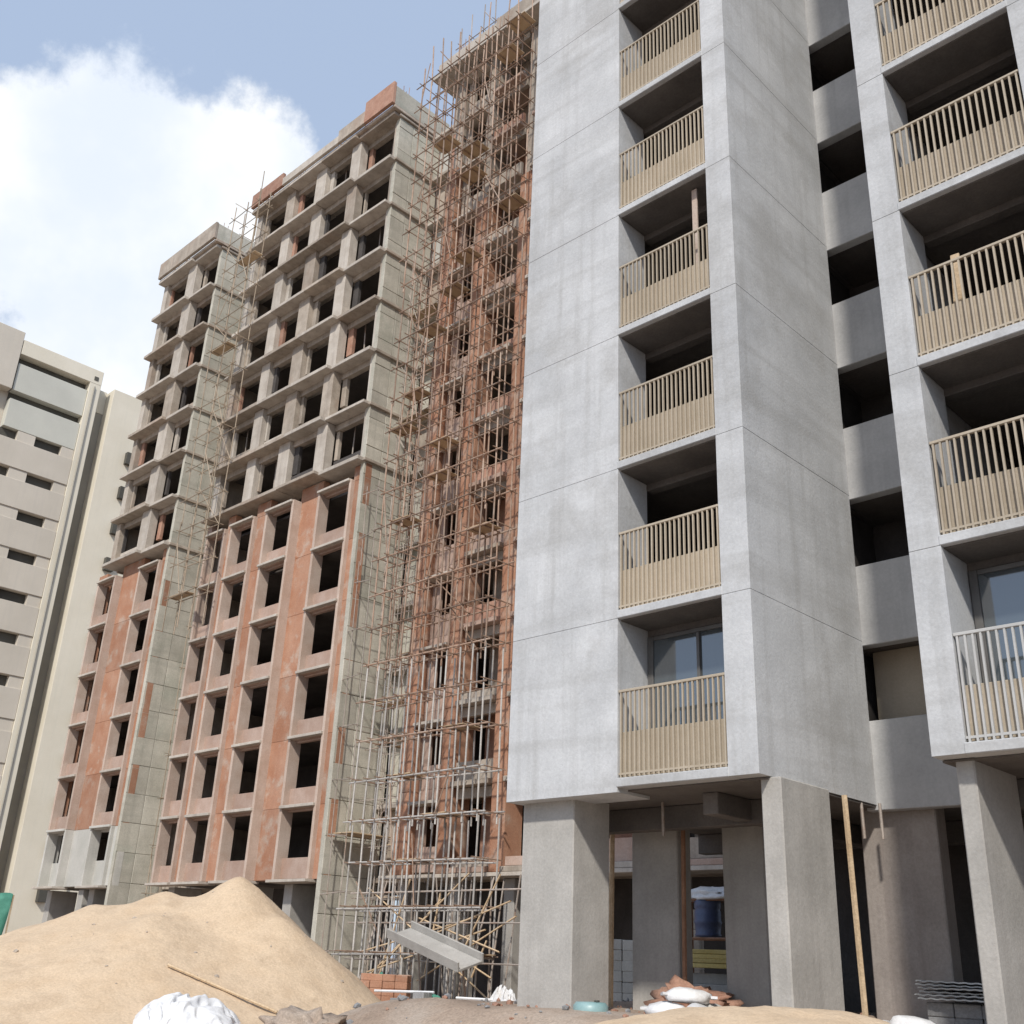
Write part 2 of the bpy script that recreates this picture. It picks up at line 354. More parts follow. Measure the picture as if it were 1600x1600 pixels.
# ---------------------------------------------------------------- towers still under construction
YT = 27.5
Z1 = L(6)                                 # plastered and painted up to here, raw frame above
def FS(j): return Z1 + .79 + FH*j          # slab edges of the raw frame
def bay(t, x0, x1, yf, floors, wall_m, frame_m, ledge_m, rec=.22, sill=.85):
    for i in floors:
        z0, z1 = L(i), L(i+1)
        jz = random.uniform(-.02, .02)
        box('window_ledge', ledge_m, t, x0-.10, x1+.10, yf-.22, yf+.12, z1-.07+jz, z1+.06+jz, .015)
        box('sill_wall', wall_m, t, x0, x1, yf+rec, yf+rec+.2, z0+.05, z0+sill+random.uniform(-.05, .05), .01)
        box('head_wall', wall_m, t, x0, x1, yf+rec, yf+rec+.2, z1-.18, z1-.012, .01)
        box('soffit', wall_m, t, x0, x1, yf+.02, yf+rec, z1-.1, z1+.04, .01)
def raw_bay(t, x0, x1, yf, rec=.36, floors=range(7), col_m='shade-toned infill'):
    for j in floors:
        z0, z1 = FS(j)+.2, FS(j+1)
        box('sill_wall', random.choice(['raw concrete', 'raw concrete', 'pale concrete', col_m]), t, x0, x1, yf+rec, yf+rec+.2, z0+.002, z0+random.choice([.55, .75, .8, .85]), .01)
        box('beam', 'raw concrete', t, x0-.02, x1+.02, yf+rec-.1, yf+rec+.2, z1-.34, z1-.003, .01)
        if random.random() < .35:
            xp = random.uniform(x0+.7, x1-.2); pole('prop', 'steel pipe', t, (xp, yf+rec+.5, z0), (xp+random.uniform(-.15, .15), yf+rec+.5, z1), .035)
        w = random.uniform(.1, .45)
        box('infill_wall', random.choice(['raw concrete', 'pale concrete', 'shade-toned infill', 'brick infill']), t, x0, x0+w, yf+rec+.005, yf+rec+.2, z0+.86, z1-.345, .01)

def side_wall(t, x, y0, y1, z_lo, z_hi, m='formwork concrete'):
    """shear wall cast in formwork panels; joints recessed against a core"""
    box('shear_core', m, t, x-.30, x-.035, y0+.03, y1-.03, z_lo, z_hi, 0)
    z = z_lo; n = 3; st = (y1-y0)/n
    while z < z_hi-.1:
        h = min(1.5, z_hi-z)
        for i in range(n):
            d = random.uniform(-.008, .012)
            box('formwork_panel', m, t, x-.045, x+d, y0+st*i+.012, y0+st*(i+1)-.012, z+.012, z+h-.012, .012)
        z += h

def tower_uc(label, xl, xr, bays, steps, raws, xl2, lvl0_grey=False, side_y=30.45):
    """bays: list of (x0, x1) from right to left; steps: extra forward offset of each bay"""
    t = root('unfinished_tower', label, 'building')
    zr = FS(7)
    # plastered stage: solid piers between bays, terracotta strips, pale proud edges
    xs_edges = [xr]
    for b in bays: xs_edges += [b[1], b[0]]
    xs_edges.append(xl)
    for i in range(0, len(xs_edges), 2):
        xa, xb = xs_edges[i+1], xs_edges[i]          # pier from xa (left) to xb (right)
        bi = min(i//2, len(bays)-1); f_r = YT - steps[max(bi-1, 0)] if i else YT
        f_l = YT - steps[bi]
        yf = max(f_l, f_r) if i else YT
        zlo = S
        if lvl0_grey:
            box('pier', 'grey plaster', t, xa, xb, yf+.10, yf+.5, S, L(1)-.01, .015); zlo = L(1)
        if xb - xa > .5:
            zz = zlo
            while zz < Z1+.7:
                z2 = min(zz+FH, Z1+.76)
                box('pier', 'terracotta plaster', t, xa+.0, xb-.0, yf+.12, yf+.5, zz+.004, z2-.004, .01); zz = z2
        else:
            box('pier', 'pink plaster', t, xa, xb, yf+.12, yf+.5, zlo, Z1+.76, .01)
    # raw frame columns above: between the open bays and at both ends
    ed = [xr-.02] + [v for b in raws for v in (b[1], b[0])] + [xl2]
    for i in range(0, len(ed), 2):
        xa, xb = ed[i+1], ed[i]
        yf = YT - (steps[min(i//2, len(raws)-1)] if i else 0)
        for j in range(7):
            if xb-xa > .2: box('column', random.choice(['pale concrete', 'pale concrete', 'raw concrete']), t, xa+.03, xb-.03, yf+.05, yf+.58, FS(j)+.2, FS(j+1)-.003, .02, jit=.008)
    for (x0, x1), st in zip(bays, steps):
        yf = YT - st
        zlo = L(1) if lvl0_grey else S
        for xe in (x0-.06, x1-.06):
            box('edge_fin', 'edge plaster', t, xe, xe+.17, yf-.10, yf+.51, zlo+.005, Z1+.05, .015, jit=.004)
            if lvl0_grey: box('edge_fin', 'grey plaster', t, xe, xe+.17, yf-.10, yf+.51, S, zlo-.005, .015)
        fl = list(range(6))
        if lvl0_grey:
            bay(t, x0+.1, x1-.06, yf, [0], 'grey plaster', 'grey plaster', 'grey plaster', .45, 1.3); fl = fl[1:]
        bay(t, x0+.1, x1-.06, yf, fl, 'pink plaster', 'grey plaster', 'pale concrete')
        box('base_ledge', 'pale concrete', t, x0-.2, x1+.2, yf-.3, yf+.6, S-.12, S-.004)
    for (x0, x1), st in zip(raws, steps): raw_bay(t, x0, x1, YT-st)
    # floor slabs: slab edges stand proud in front
    for i in range(7):
        box('floor_slab', 'shade-toned concrete', t, xl, xr-.31, YT+.83, YT+9, L(i), L(i)+.16)
    for j in range(8):
        z = FS(j)
        for n_, ((x0, x1), st) in enumerate(zip(raws, steps)):
            xe0 = x0-.05 if n_+1 < len(raws) else xl2
            xe1 = xr-.02 if n_ == 0 else raws[n_-1][0]-.055
            box('slab_edge', random.choice(['raw concrete', 'pale concrete', 'pale concrete']), t, xe0, xe1, YT-st-.42, YT+.82, z+random.uniform(-.02, .03), z+.20, .02)
        box('floor_slab', 'shade-toned concrete', t, xl2, xr-.31, YT+.825, YT+9, z, z+.2)
    box('rear_wall', 'shade-toned infill', t, xl, xr, YT+5, YT+5.2, S, Z1+.7); box('rear_wall', 'shade-toned infill', t, xl2, xr, YT+5, YT+5.2, Z1+.71, zr)
    box('end_wall', 'raw concrete', t, xl, xl+.2, YT+.24, YT+9, S, Z1+.7); box('end_wall', 'raw concrete', t, xl2, xl2+.2, YT+.32, YT+9, Z1+.71, zr)
    # ground floor columns and the shear wall down the visible flank
    for x in (xr-3.2, (xl+xr)/2, xl+.6):
        box('column', 'column concrete', t, x, x+.6, YT+.5, YT+2, 0, S-.13, .02)
    box('ground_wall', 'shade-toned infill', t, xl, xr-.35, YT+4, YT+4.2, 0, S)
    side_wall(t, xr, YT, side_y, .0, zr)
    for j in range(8): box('slab_edge', 'raw concrete', t, xr-.02, xr+.13, YT-.1, side_y, FS(j)+.004, FS(j)+.17, .02, jit=.008)
    # roof edge and parapet
    box('roof_slab', 'raw concrete', t, xl2-.1, xr+.2, YT-max(steps)-.32, YT+9, zr+.225, zr+.42, .02)
    return t, zr

def parapet(t, segs, zr):
    for (x0, x1, y0, y1, m, h) in segs:
        box('parapet', m, t, x0, x1, y0, y1, zr+.422, zr+.42+h, .02)

def link_block(t, xl, xr, y, zr, n_win=2):
    """recessed link wall between two towers with proud slab edges and small windows"""
    for j in range(-6, 8):
        z = FS(j) if j >= 0 else L(j+6)
        box('slab_edge', 'pale concrete' if j % 2 else 'raw concrete', t, xl, xr, y-.55, y+2.5, z, z+.2, .02, jit=.01)
        if j == 7: continue
        z1 = (FS(j+1) if j+1 >= 0 else L(j+7)) - .005
        if j == -1: z1 = FS(0)-.005
        w = (xr-xl)/n_win
        for i in range(n_win):
            a = xl+w*i
            mm = random.choice(['formwork concrete', 'raw concrete', 'grey plaster', 'formwork concrete'])
            box('infill_wall', mm, t, a+.01, a+w-.9, y, y+.2, z+.205, z1, .01)
            box('sill_wall', mm, t, a+w-.895, a+w-.12, y+.003, y+.2, z+.205, z+1.15, .01)
            box('pier', 'raw concrete', t, a+w-.115, a+w-.005, y-.05, y+.2, z+.205, z1, .01)
    box('rear_wall', 'shade-toned infill', t, xl, xr, y+2.0, y+2.2, 0, zr)

tm, ZR = tower_uc('middle unfinished tower, terracotta plaster below raw concrete frame, square dark openings', -50.8, -37.3,
    [(-40.6, -38.15), (-44.7, -42.4), (-48.0, -45.9), (-50.4, -48.7)], [0, .28, .28, .28],
    [(-40.35, -37.8), (-43.55, -41.25), (-46.7, -44.6), (-50.2, -47.6)], -50.8)
parapet(tm, [(-39.6, -37.1, YT-.8, YT-.6, 'brick infill', 1.5), (-42.0, -39.61, YT-.8, YT-.6, 'raw concrete', .9), (-47.5, -42.01, YT-.8, YT-.6, 'pale concrete', .55),
             (-50.85, -47.51, YT-.8, YT-.6, 'brick infill', 1.0), (-37.32, -37.12, YT-.59, 30.9, 'formwork concrete', 1.3)], ZR)
link_block(tm, -37.28, -33.0, 30.5, ZR, 2)
tl, _ = tower_uc('farther unfinished tower at left, two terracotta bays below raw frame and overhanging roof', -64.2, -55.3,
    [(-58.4, -56.15), (-63.1, -60.95)], [0, .28], [(-57.95, -55.65), (-61.8, -59.1)], -62.4, True, 30.9)
parapet(tl, [(-62.45, -55.15, YT-.8, YT-.6, 'raw concrete', 1.25), (-55.36, -55.16, YT-.59, 31.5, 'formwork concrete', 1.2)], ZR)
link_block(tl, -55.28, -50.85, 31.0, ZR, 2)

# the scaffolded tower between the middle tower and the grey one
tp = root('unfinished_tower', 'scaffolded narrow terracotta tower squeezed between middle tower and grey tower', 'building')
def pil(x0, x1, yf, zs, ztop, m):
    z = zs
    while z < ztop-.05:
        z2 = min(z+FH, ztop); box('pilaster', m, tp, x0, x1, yf, yf+.9, z+.005, z2-.005, .015, jit=.006); z = z2
pil(-32.45, -31.75, YT-.35, S, L(11), 'terracotta plaster'); pil(-30.2, -29.42, YT-.3, S, L(10), 'terracotta plaster')
pil(-27.4, -26.7, YT-.3, S, L(10), 'terracotta plaster'); 
for xp in (-24, -20.6, -17.2): pil(xp, xp+.72, YT-.3, S, L(10), 'terracotta plaster')
pil(-32.4, -31.9, YT-.1, L(11), L(13), 'raw concrete'); pil(-30.1, -29.6, YT-.1, L(10), L(13), 'raw concrete'); pil(-27.3, -26.8, YT-.1, L(10), L(13), 'raw concrete')
for i in range(13):
    z0, z1 = L(i), L(i+1); low = i < 10
    wm = 'pink plaster' if low else 'raw concrete'
    # window strip
    x0, x1 = -31.74, -30.21
    box('sill_wall', wm, tp, x0, x1, YT+.05, YT+.25, z0+.1, z0+1.0, .01)
    box('pier', wm, tp, x0, x0+.42, YT+.053, YT+.25, z0+1.003, z1-.52, .01)
    box('pier', wm, tp, x1-.12, x1, YT+.053, YT+.25, z0+1.003, z1-.52, .01)
    box('head_wall', wm, tp, x0, x1, YT+.05, YT+.25, z1-.515, z1+.095, .01)
    box('window_ledge', 'pale concrete', tp, x0+.02, x1+.1, YT-.5, YT+.045, z1-.52, z1-.40, .015, jit=.01)
    # corner strip
    box('infill_wall', 'brick infill' if i % 3 else wm, tp, -32.98, -32.46, YT+.2, YT+.4, z0+.01, z1-.01, .01)
    # balcony bays
    for x0, x1 in ((-29.4, -27.42), (-26.68, -24.02), (-23.18, -20.62), (-19.88, -17.22), (-16.48, -14.1)):
        box('balcony_slab', random.choice(['pale concrete', 'raw concrete', 'pink plaster']), tp, x0, x1, YT-.5, YT+1.2, z0-.02, z0+.17, .02, jit=.01)
        box('knee_wall', random.choice(['brick infill', 'pink plaster', 'raw concrete', 'pink plaster']), tp, x0+.02, x1-.02, YT-.25, YT-.1, z0+.2, z0+random.choice([.5, .8, .9]), .01)
        box('back_wall', random.choice(['shade-toned infill', 'brick infill', 'raw concrete']), tp, x0, x0+.9, YT+1.2, YT+1.4, z0+.18, z1-.05, .01)
        box('beam', 'raw concrete', tp, x0, x1, YT-.1, YT+.1, z1-.4, z1-.03, .01)
    box('floor_slab', 'raw concrete', tp, -33, -14, YT+.3, YT+9, z0+.0, z0+.15)
box('base_ledge', 'pale concrete', tp, -33, -14, YT-.55, YT+.6, S-.16, S-.03)
box('rear_wall', 'shade-toned infill', tp, -33, -14, YT+3.2, YT+3.4, 0, L(13))
box('end_wall', 'brick infill', tp, -33, -32.8, YT+.42, YT+9, S, L(13))
box('roof_slab', 'pale concrete', tp, -33.5, -14, YT-1.0, YT+9, L(13)+.1, L(13)+.32, .02)
box('parapet', 'pale concrete', tp, -33.2, -29.0, YT-.9, YT-.7, L(13)+.325, L(13)+1.05, .02)
box('parapet', 'raw concrete', tp, -28.98, -14.0, YT-.9, YT-.7, L(13)+.325, L(13)+1.25, .02)
for x in (-32.6, -29.9, -27.1, -24, -20.5, -17):
    box('column', 'column concrete', tp, x, x+.5, YT+.2, YT+1.2, 0, S-.165, .02)

# ---------------------------------------------------------------- finished block at far left
ap = root('apartment_block', 'finished beige apartment block at far left with rows of dark slot windows', 'building')
XA = -80.0; ZT = 44.2 + G; HB = 3.12
YA0, YA1, YA2, YA3 = 8.0, 31.3, 32.5, 44.0
box('wall', 'taupe paint', ap, XA-12, XA-.9, YA0, YA1, 0, ZT-.02, 0)
box('wall', 'cream paint', ap, XA-.899, XA, 30.35, YA1, 0, ZT-.6, .02)
box('wall', 'strip paint', ap, XA-12, XA-1.5, YA1+.01, YA2, 0, ZT-3.0, 0)
box('wall', 'cream paint', ap, XA-12, XA-1.45, YA1+.01, YA2, ZT-2.99, ZT-.9, 0)
box('wall', 'cream paint', ap, XA-12, XA-.1, YA2+.01, YA3, 0, ZT-1.0, .02)
box('parapet', 'cream paint', ap, XA-.898, XA+.02, 24.55, YA1, ZT-1.3, ZT, .03)
box('wall', 'taupe paint', ap, XA-.898, XA+.06, YA0, 24.5, ZT-4.5, ZT+.6, .03)
for f in range(15):
    z = ZT - 1.35 - HB*(f+1)
    if z < .5: break
    if f < 2:
        box('balcony_parapet', 'parapet paint', ap, XA-.88, XA-.12, 24.62, 30.33, z+.02, z+2.4, .02)
        box('window', 'dark paint', ap, XA-.90, XA-.80, 24.63, 30.32, z+2.42, z+HB, .005)
    else:
        box('balcony_parapet', 'taupe paint', ap, XA-.88, XA-.05, YA0, 30.33, z+.02, z+2.25, .02)
        e = 9.0; ws = []
        for (a, b) in ((9.4, 12.4), (13.6, 15.6), (17.0, 20.0), (21.0, 23.0), (24.0, 25.8), (27.2, 29.3)):
            box('window', 'dark paint', ap, XA-.90, XA-.55, a, b, z+2.27, z+HB-.05, .005)
            box('pier', 'taupe paint', ap, XA-.88, XA-.14, e+.01, a-.01, z+2.255, z+HB-.01, .01); e = b
        box('pier', 'taupe paint', ap, XA-.88, XA-.14, e+.01, 30.33, z+2.255, z+HB-.01, .01)
        box('slab_band', 'taupe paint', ap, XA-.88, XA-.1, YA0, 30.33, z-.002, z+.015, 0)
    if f: box('window', 'dark paint', ap, XA-1.51, XA-1.35, YA1+.05, YA1+.5, z+.4, z+1.45, .01)
    if f:
        box('window_hood', 'dark paint', ap, XA-.11, XA+.3, 34.5, 35.25, z+.3, z+1.35, .01)
        box('window', 'dark paint', ap, XA-.11, XA-.06, 39, 40.2, z+.4, z+1.6, .01)
box('vent', 'dark paint', ap, XA-.02, XA+.06, 30.6, 30.95, ZT-1.0, ZT-.65, .005)

# ---------------------------------------------------------------- scaffolding
def scaffold(label, x0, x1, y0, y1, z0, z1, dx, dz, m='bamboo', r=.032, planks=.3, seed=1, braces=1):
    rd_ = random.Random(seed); t = root('scaffold', label, 'scaffolding', None)
    nx_ = max(1, round((x1-x0)/dx)); ny = 1
    ux = (x1-x0)/nx_
    for yy in (y0, y1):
        for i in range(nx_+1):
            x = x0+ux*i
            zt = z1 + rd_.uniform(-.8, 1.2); z = z0
            while z < zt-.5:
                zn = min(z+6.0, zt)
                o = (rd_.uniform(-.06, .06), rd_.uniform(-.06, .06)); o2 = (rd_.uniform(-.09, .09), rd_.uniform(-.05, .05))
                pole('standard', 'pale pipe' if (m == 'rust pipe' and z < 7) else m, t, (x+o[0], yy+o[1], z-.2), (x+o2[0], yy+o2[1], zn), r); z = zn
    z = z0+1.6; k = 0
    segs = []
    while z < z1:
        for yy in (y0, y1):
            e = rd_.uniform(.05, .5)
            pole('ledger', 'pale pipe' if (m == 'rust pipe' and z < 9) else m, t, (x0-e, yy-.05, z+rd_.uniform(-.1, .1)), (x1+rd_.uniform(.05, .4), yy-.05, z+rd_.uniform(-.1, .1)), r*.9)
        for i in range(nx_+1): segs.append(((x0+ux*i+.04, y0-.25, z+.05), (x0+ux*i+.04, y1+.25, z+.05)))
        if rd_.random() < planks:
            i = rd_.randrange(nx_); a = x0+ux*i
            box('plank', 'timber', t, a-.2, a+ux+.3, y0+.05, y1-.1, z+.08, z+.12, .005)
        for _ in range(braces):
            i = rd_.randrange(nx_); s = rd_.choice((0, 1))
            segs.append(((x0+ux*(i+s)+rd_.uniform(-.2, .2), rd_.choice((y0-.08, y1)), z), (x0+ux*(i+1-s)+rd_.uniform(-.2, .2), y0-.08, min(z+rd_.uniform(.8, 2)*dz, z1))))
        z += dz; k += 1
    poles_joined('transoms', m, t, segs, r*.75)
    return t
scaffold('dense pole scaffold covering the narrow terracotta tower beside the grey tower', -33.1, -26.4, YT-1.9, YT-.95, 0, 43.6, .67, 1.5, 'rust pipe', .034, .5, 3, 1)
scaffold('pole scaffold in the shaded recess right of the middle tower flank', -36.7, -33.5, 28.9, 29.8, 0, 36, 1.5, 2.0, 'steel pipe', .024, .4, 5)
scaffold('bamboo scaffold up the left end of the middle tower', -51.2, -48.4, YT-1.6, YT-.9, 17, 44.6, 1.4, 1.9, 'bamboo', .03, .25, 8)
scaffold('bamboo scaffold in the recess between left and middle towers', -54.6, -51.6, 29.2, 30.0, 0, 36, 1.5, 2.4, 'bamboo', .026, .35, 11)
scaffold('low pole scaffold against the greenish flank wall of the middle tower', -36.95, -36.1, 27.6, 29.9, 0, 22, .9, 2.2, 'steel pipe', .022, .1, 13, 0)
scaffold('pole frame standing on the roof of the scaffolded tower', -33.0, -30.4, YT+.3, YT+1.5, L(13)+.32, L(13)+4.3, .9, 1.2, 'steel pipe', .03, .0, 17)
# starter bars above the roofs
for (t_, xs_, y, z, h) in ((tm, [-50.5, -47, -43, -40.6, -37.4], YT+.2, ZR+.42, 1.7), (tl, [-62, -60.4, -55.7], YT+.2, ZR+.42, 1.6), (tp, [-32, -29.6, -27], YT-.2, L(13)+.32, 1.8)):
    for x in xs_:
        segs = [((x+dx_, y+dy_, z), (x+dx_+random.uniform(-.05, .05), y+dy_+random.uniform(-.05, .05), z+h+random.uniform(-.3, .3))) for dx_ in (-.15, 0, .15) for dy_ in (-.15, .15)]
        poles_joined('starter_bars', 'rust steel', t_, segs, .018, 4)

# ---------------------------------------------------------------- sand, loose things on the ground
def heightfield(name, m, cx, cy, ax, cones, size, step, seed, n_amp=.10, base=-.25):
    """cones: (a, b, top z, slope); a to the right seen from the camera, b away from it"""
    ca, sa = math.cos(ax), math.sin(ax); n = int(size/step)
    V, idx, Fc = [], {}, []
    for j in range(-n, n+1):
        for i in range(-n, n+1):
            a, b = i*step, j*step
            x, y = cx + a*ca - b*sa, cy + a*sa + b*ca
            h = 0
            for (pa, pb, H, s) in cones:
                d = math.sqrt((a-pa)**2 + (b-pb)**2 + .04)
                hh = H - s*d; h = max(h, hh) if abs(h-hh) > .5 else (max(h, hh) + (.5-abs(h-hh))**2*.5)
            g0 = ground_h(x, y)
            nn = noise.fractal(Vector((x*.9+seed, y*.9, seed)), 1, 2.1, 5)*n_amp + noise.noise(Vector((x*3.1, y*3.1, seed)))*n_amp*.35
            dm = noise.noise(Vector((x*2.0, y*2.0, seed+9))); nn -= n_amp*1.1*max(0, dm-.25) + n_amp*.5*abs(noise.noise(Vector((x*.7, y*2.6, 4))))
            zz = h + nn if h > .12 else h + nn*(h/.12) + base*(1-h/.12)
            V.append((x, y, max(zz, base) if zz < g0-.3 else zz)); idx[i, j] = len(V)-1
    for j in range(-n, n):
        for i in range(-n, n):
            q = (idx[i, j], idx[i+1, j], idx[i+1, j+1], idx[i, j+1])
            if max(V[k][2] for k in q) > base+.02: Fc.append(q)
    me = bpy.data.meshes.new(name); me.from_pydata(V, [], Fc); me.update()
    return smooth(link(name, me, m))
PX, PY = -21.94, 13.94
AX = math.atan2(PX, -PY) + math.pi                       # lateral axis across the line of sight
AX = math.atan2(-PX, PY)
s1 = heightfield('sand_pile', 'sand', PX, PY, AX, [(0, 0, 1.72+G, .82), (-1.5, .3, 1.25+G, .52), (-2.9, .3, .90+G, .47), (-4.4, .4, .10+G, .43), (-6.2, .5, -.85+G, .34), (-1.6, -1.5, .66+G, .5), (1.0, -1.2, .78+G, .75), (-4.0, -1.6, -.1+G, .4)], 10.5, .11, 2, .055)
tag(s1, 'big heap of pale tan sand in front of the terracotta towers', 'sand pile')
s2 = heightfield('sand_pile', 'sand', -7.9, 13.0, .75, [(0, 0, 1.10, .22), (-.9, 0, 1.05, .22), (.8, 0, 1.04, .22)], 4, .1, 5, .05)
tag(s2, 'low spread of sand at foot of the grey tower columns', 'sand pile')
def lump(name, m, loc, dims, seed, amp=.25, freq=1.6, sub=4, flat=True):
    bm = bmesh.new(); bmesh.ops.create_icosphere(bm, subdivisions=sub, radius=1)
    for v in bm.verts:
        p = v.co.copy(); n = noise.fractal(p*freq + Vector((seed, seed*2, 0)), 1, 2, 4)
        rg = abs(noise.noise(p*freq*1.7 + Vector((0, seed, 5))))
        v.co = p*(1 + amp*n - amp*.6*rg)
        if flat and v.co.z < -.45: v.co.z = -.45
        v.co = Vector((v.co.x*dims[0]/2, v.co.y*dims[1]/2, (v.co.z+.45)*dims[2]/1.45))
    me = bpy.data.meshes.new(name); bm.to_mesh(me); bm.free()
    return smooth(link(name, me, m, None, loc))
def sack(label, loc, rz, m='white plastic', dims=(.75, .45, .24), seed=1):
    t = root('sack', label, 'sack'); t.location = loc; t.rotation_euler = (random.uniform(-.1, .1), random.uniform(-.1, .1), rz)
    lump('body', m, (0, 0, 0), dims, seed, .18, 1.4, 3).parent = t
    for s in (-1, 1):
        bm = bmesh.new(); vs_ = [bm.verts.new((s*(dims[0]*.46+.10*a), b*dims[1]*(.16+.1*a), dims[2]*.42 + c*.02)) for a, b, c in ((0, -1, -1), (1, -1, -1), (1, 1, -1), (0, 1, -1), (0, -1, 1), (1, -1, 1), (1, 1, 1), (0, 1, 1))]
        for f in ((0,1,2,3),(7,6,5,4),(0,4,5,1),(1,5,6,2),(2,6,7,3),(3,7,4,0)): bm.faces.new([vs_[i] for i in f])
        bmesh.ops.recalc_face_normals(bm, faces=bm.faces[:])
        me = bpy.data.meshes.new('seam'); bm.to_mesh(me); bm.free(); link('seam', me, m, t)
    return t
def sheet(name, m, label, cat, loc, dims, h, seed, rz=0, nu=70, nv=50):
    V = []
    for j in range(nv+1):
        for i in range(nu+1):
            u, v = i/nu*2-1, j/nv*2-1
            rag = 1 + .16*noise.noise(Vector((math.atan2(v, u)*1.3, seed, 0))) + .05*noise.noise(Vector((math.atan2(v, u)*6, seed, 3)))
            q = max(abs(u), abs(v)); r_ = math.hypot(u, v) + 1e-6; cs = q/r_*.5 + .5
            p = Vector((u*2.2, v*1.8, seed))
            rid = 1 - math.sqrt(noise.noise(p*.9)**2 + .004)*2; rid2 = 1 - math.sqrt(noise.noise(p*2.3 + Vector((3, 1, 0)))**2 + .004)*2
            z = h*max(0, 1-q**2.2)*(.50 + .36*rid + .10*rid2) + .02*rid2
            V.append((u*cs*rag*dims[0]/2 + .06*rid2, v*cs*rag*dims[1]/2 + .06*rid, z))
    Fc = [(j*(nu+1)+i, j*(nu+1)+i+1, (j+1)*(nu+1)+i+1, (j+1)*(nu+1)+i) for j in range(nv) for i in range(nu)]
    me = bpy.data.meshes.new(name); me.from_pydata(V, [], Fc); me.update()
    o = smooth(link(name, me, m, None, loc, (0, 0, rz))); md = o.modifiers.new('thick', 'SOLIDIFY'); md.thickness = .006
    return tag(o, label, cat)
# white bundle on the sand near the road
from mathutils.bvhtree import BVHTree
bv = BVHTree.FromPolygons([v.co for v in s1.data.vertices], [p.vertices[:] for p in s1.data.polygons])
def on_sand(px, py):
    h = bv.ray_cast(Vector((0, 0, G)), (fw + r2*((px-800)/F_PX) - u2*((py-800)/F_PX)).normalized())
    return h[0] if h[0] is not None else Vector((-18, 11, .4))
pc = on_sand(282, 1592)
ws_ = sheet('plastic_sheet', 'white plastic', 'crumpled white plastic sheet at foot of the big sand heap', 'plastic sheet', pc - Vector((0, 0, .16)), (2.0, 1.4), .62, 4, .9)
ws_.rotation_euler.x = .22
p1, p2 = on_sand(262, 1512), on_sand(432, 1586)
tag(pole('timber_pole', 'timber', None, p1 + Vector((0, 0, .05)), p2 + Vector((0, 0, .05)), .03), 'thin timber pole lying on sand above white plastic sheet', 'pole')
for i, (x, y) in enumerate(((-16.5, 12.2),)):
    tag(lump('rubble_heap', 'earth', (x, y, 0.05), (2.2, 1.2, .55), 9+i, .5, 2.5, 4), 'small brown rubble heap beside right edge of sand heap', 'rubble')
# inclined chute, block stack, net, pipes in front of the scaffolded tower
ch = root('chute', 'tilted grey concrete-stained chute leaning at base of the scaffolded tower', 'chute')
box('tray', 'column concrete', ch, -1.75, 1.75, -.45, .45, -.04, .04, .01); box('rim', 'column concrete', ch, -1.75, 1.75, -.52, -.455, -.04, .26, .01); box('rim', 'column concrete', ch, -1.75, 1.75, .455, .52, -.04, .26, .01)
for xx in (-1.2, 1.0): pole('leg', 'steel pipe', ch, (xx, .3, -.05), (xx+.2, .3, -1.6 if xx > 0 else -2.0), .035)
ch.location = (-26.6, 24.2, 1.8); ch.rotation_euler = (.3, math.radians(15), 0)
def block_stack(label, x, y, nx_, ny_, nz, m, rz=0, z=0, dims=(.4, .2, .2), seed=1):
    rr = random.Random(seed); t = root('block_stack', label, 'blocks'); t.location = (x, y, z); t.rotation_euler.z = rz
    for k in range(nz):
        for j in range(ny_):
            for i in range(nx_):
                if k == nz-1 and rr.random() < .3: continue
                box('block', m, t, i*(dims[0]+.012), i*(dims[0]+.012)+dims[0], j*(dims[1]+.01), j*(dims[1]+.01)+dims[1], k*(dims[2]+.003), k*(dims[2]+.003)+dims[2], .012, jit=.006)
    return t
block_stack('low stack of orange-brown blocks right of the big sand heap', -28.6, 22.9, 4, 2, 5, 'terracotta plaster', .5, 0, seed=3)
block_stack('stack of grey blocks under the chute', -26.4, 22.4, 3, 2, 3, 'kerb stone', .2, 0, seed=4)
sheet('green_net', 'green cloth', 'bundled dark green net below the chute', 'net', (-25.4, 23.2, .05), (1.2, .8), .55, 6)
sheet('green_net', 'green cloth', 'dark green net heaped by scaffold foot behind sand heap', 'net', (-30.2, 25.0, .05), (1.4, .9), 1.1, 12)
sheet('plastic_sheet', 'white plastic', 'small white plastic sheet at scaffold foot beside grey tower', 'plastic sheet', (-23.4, 24.0, .25), (.9, .7), .75, 14)
for i, (p, q, r_, m, lb) in enumerate((
        ((-27.6, 22.8, .55), (-25.6, 23.4, .6), .04, 'white plastic', 'white pipe lying across orange blocks'),
        ((-24.6, 23.4, .5), (-22.6, 24.2, .5), .04, 'white plastic', 'white pipe lying low near scaffold foot'),
        ((-27.2, 22.0, .25), (-25.9, 21.6, .2), .05, 'timber', 'short timber pole on the ground near block stacks'))):
    tag(pole('pipe' if 'pipe' in lb else 'timber_pole', m, None, p, q, r_), lb, 'pipe' if 'pipe' in lb else 'pole')
# bracing clutter under the scaffolded tower
pr = root('shoring', 'criss-cross timber shoring under the scaffolded tower', 'shoring')
rr = random.Random(21)
for i in range(16):
    x = -32.6 + i*.55; pole('prop', 'steel pipe', pr, (x, YT-1.3+rr.uniform(-.5, 1.2), 0), (x+rr.uniform(-.6, .6), YT-1.0+rr.uniform(-.3, .8), S-.2), .03)
poles_joined('braces', 'timber', pr, [((-32.6+rr.uniform(0, 8), YT-1.8, rr.uniform(.1, 2)), (-32.6+rr.uniform(0, 8), YT-1.7, rr.uniform(2, 4.2))) for i in range(14)], .03)
for z in (1.4, 2.6, 3.6): pole('ledger', 'steel pipe', pr, (-33, YT-1.75, z), (-23.5, YT-1.75, z+.05), .03)
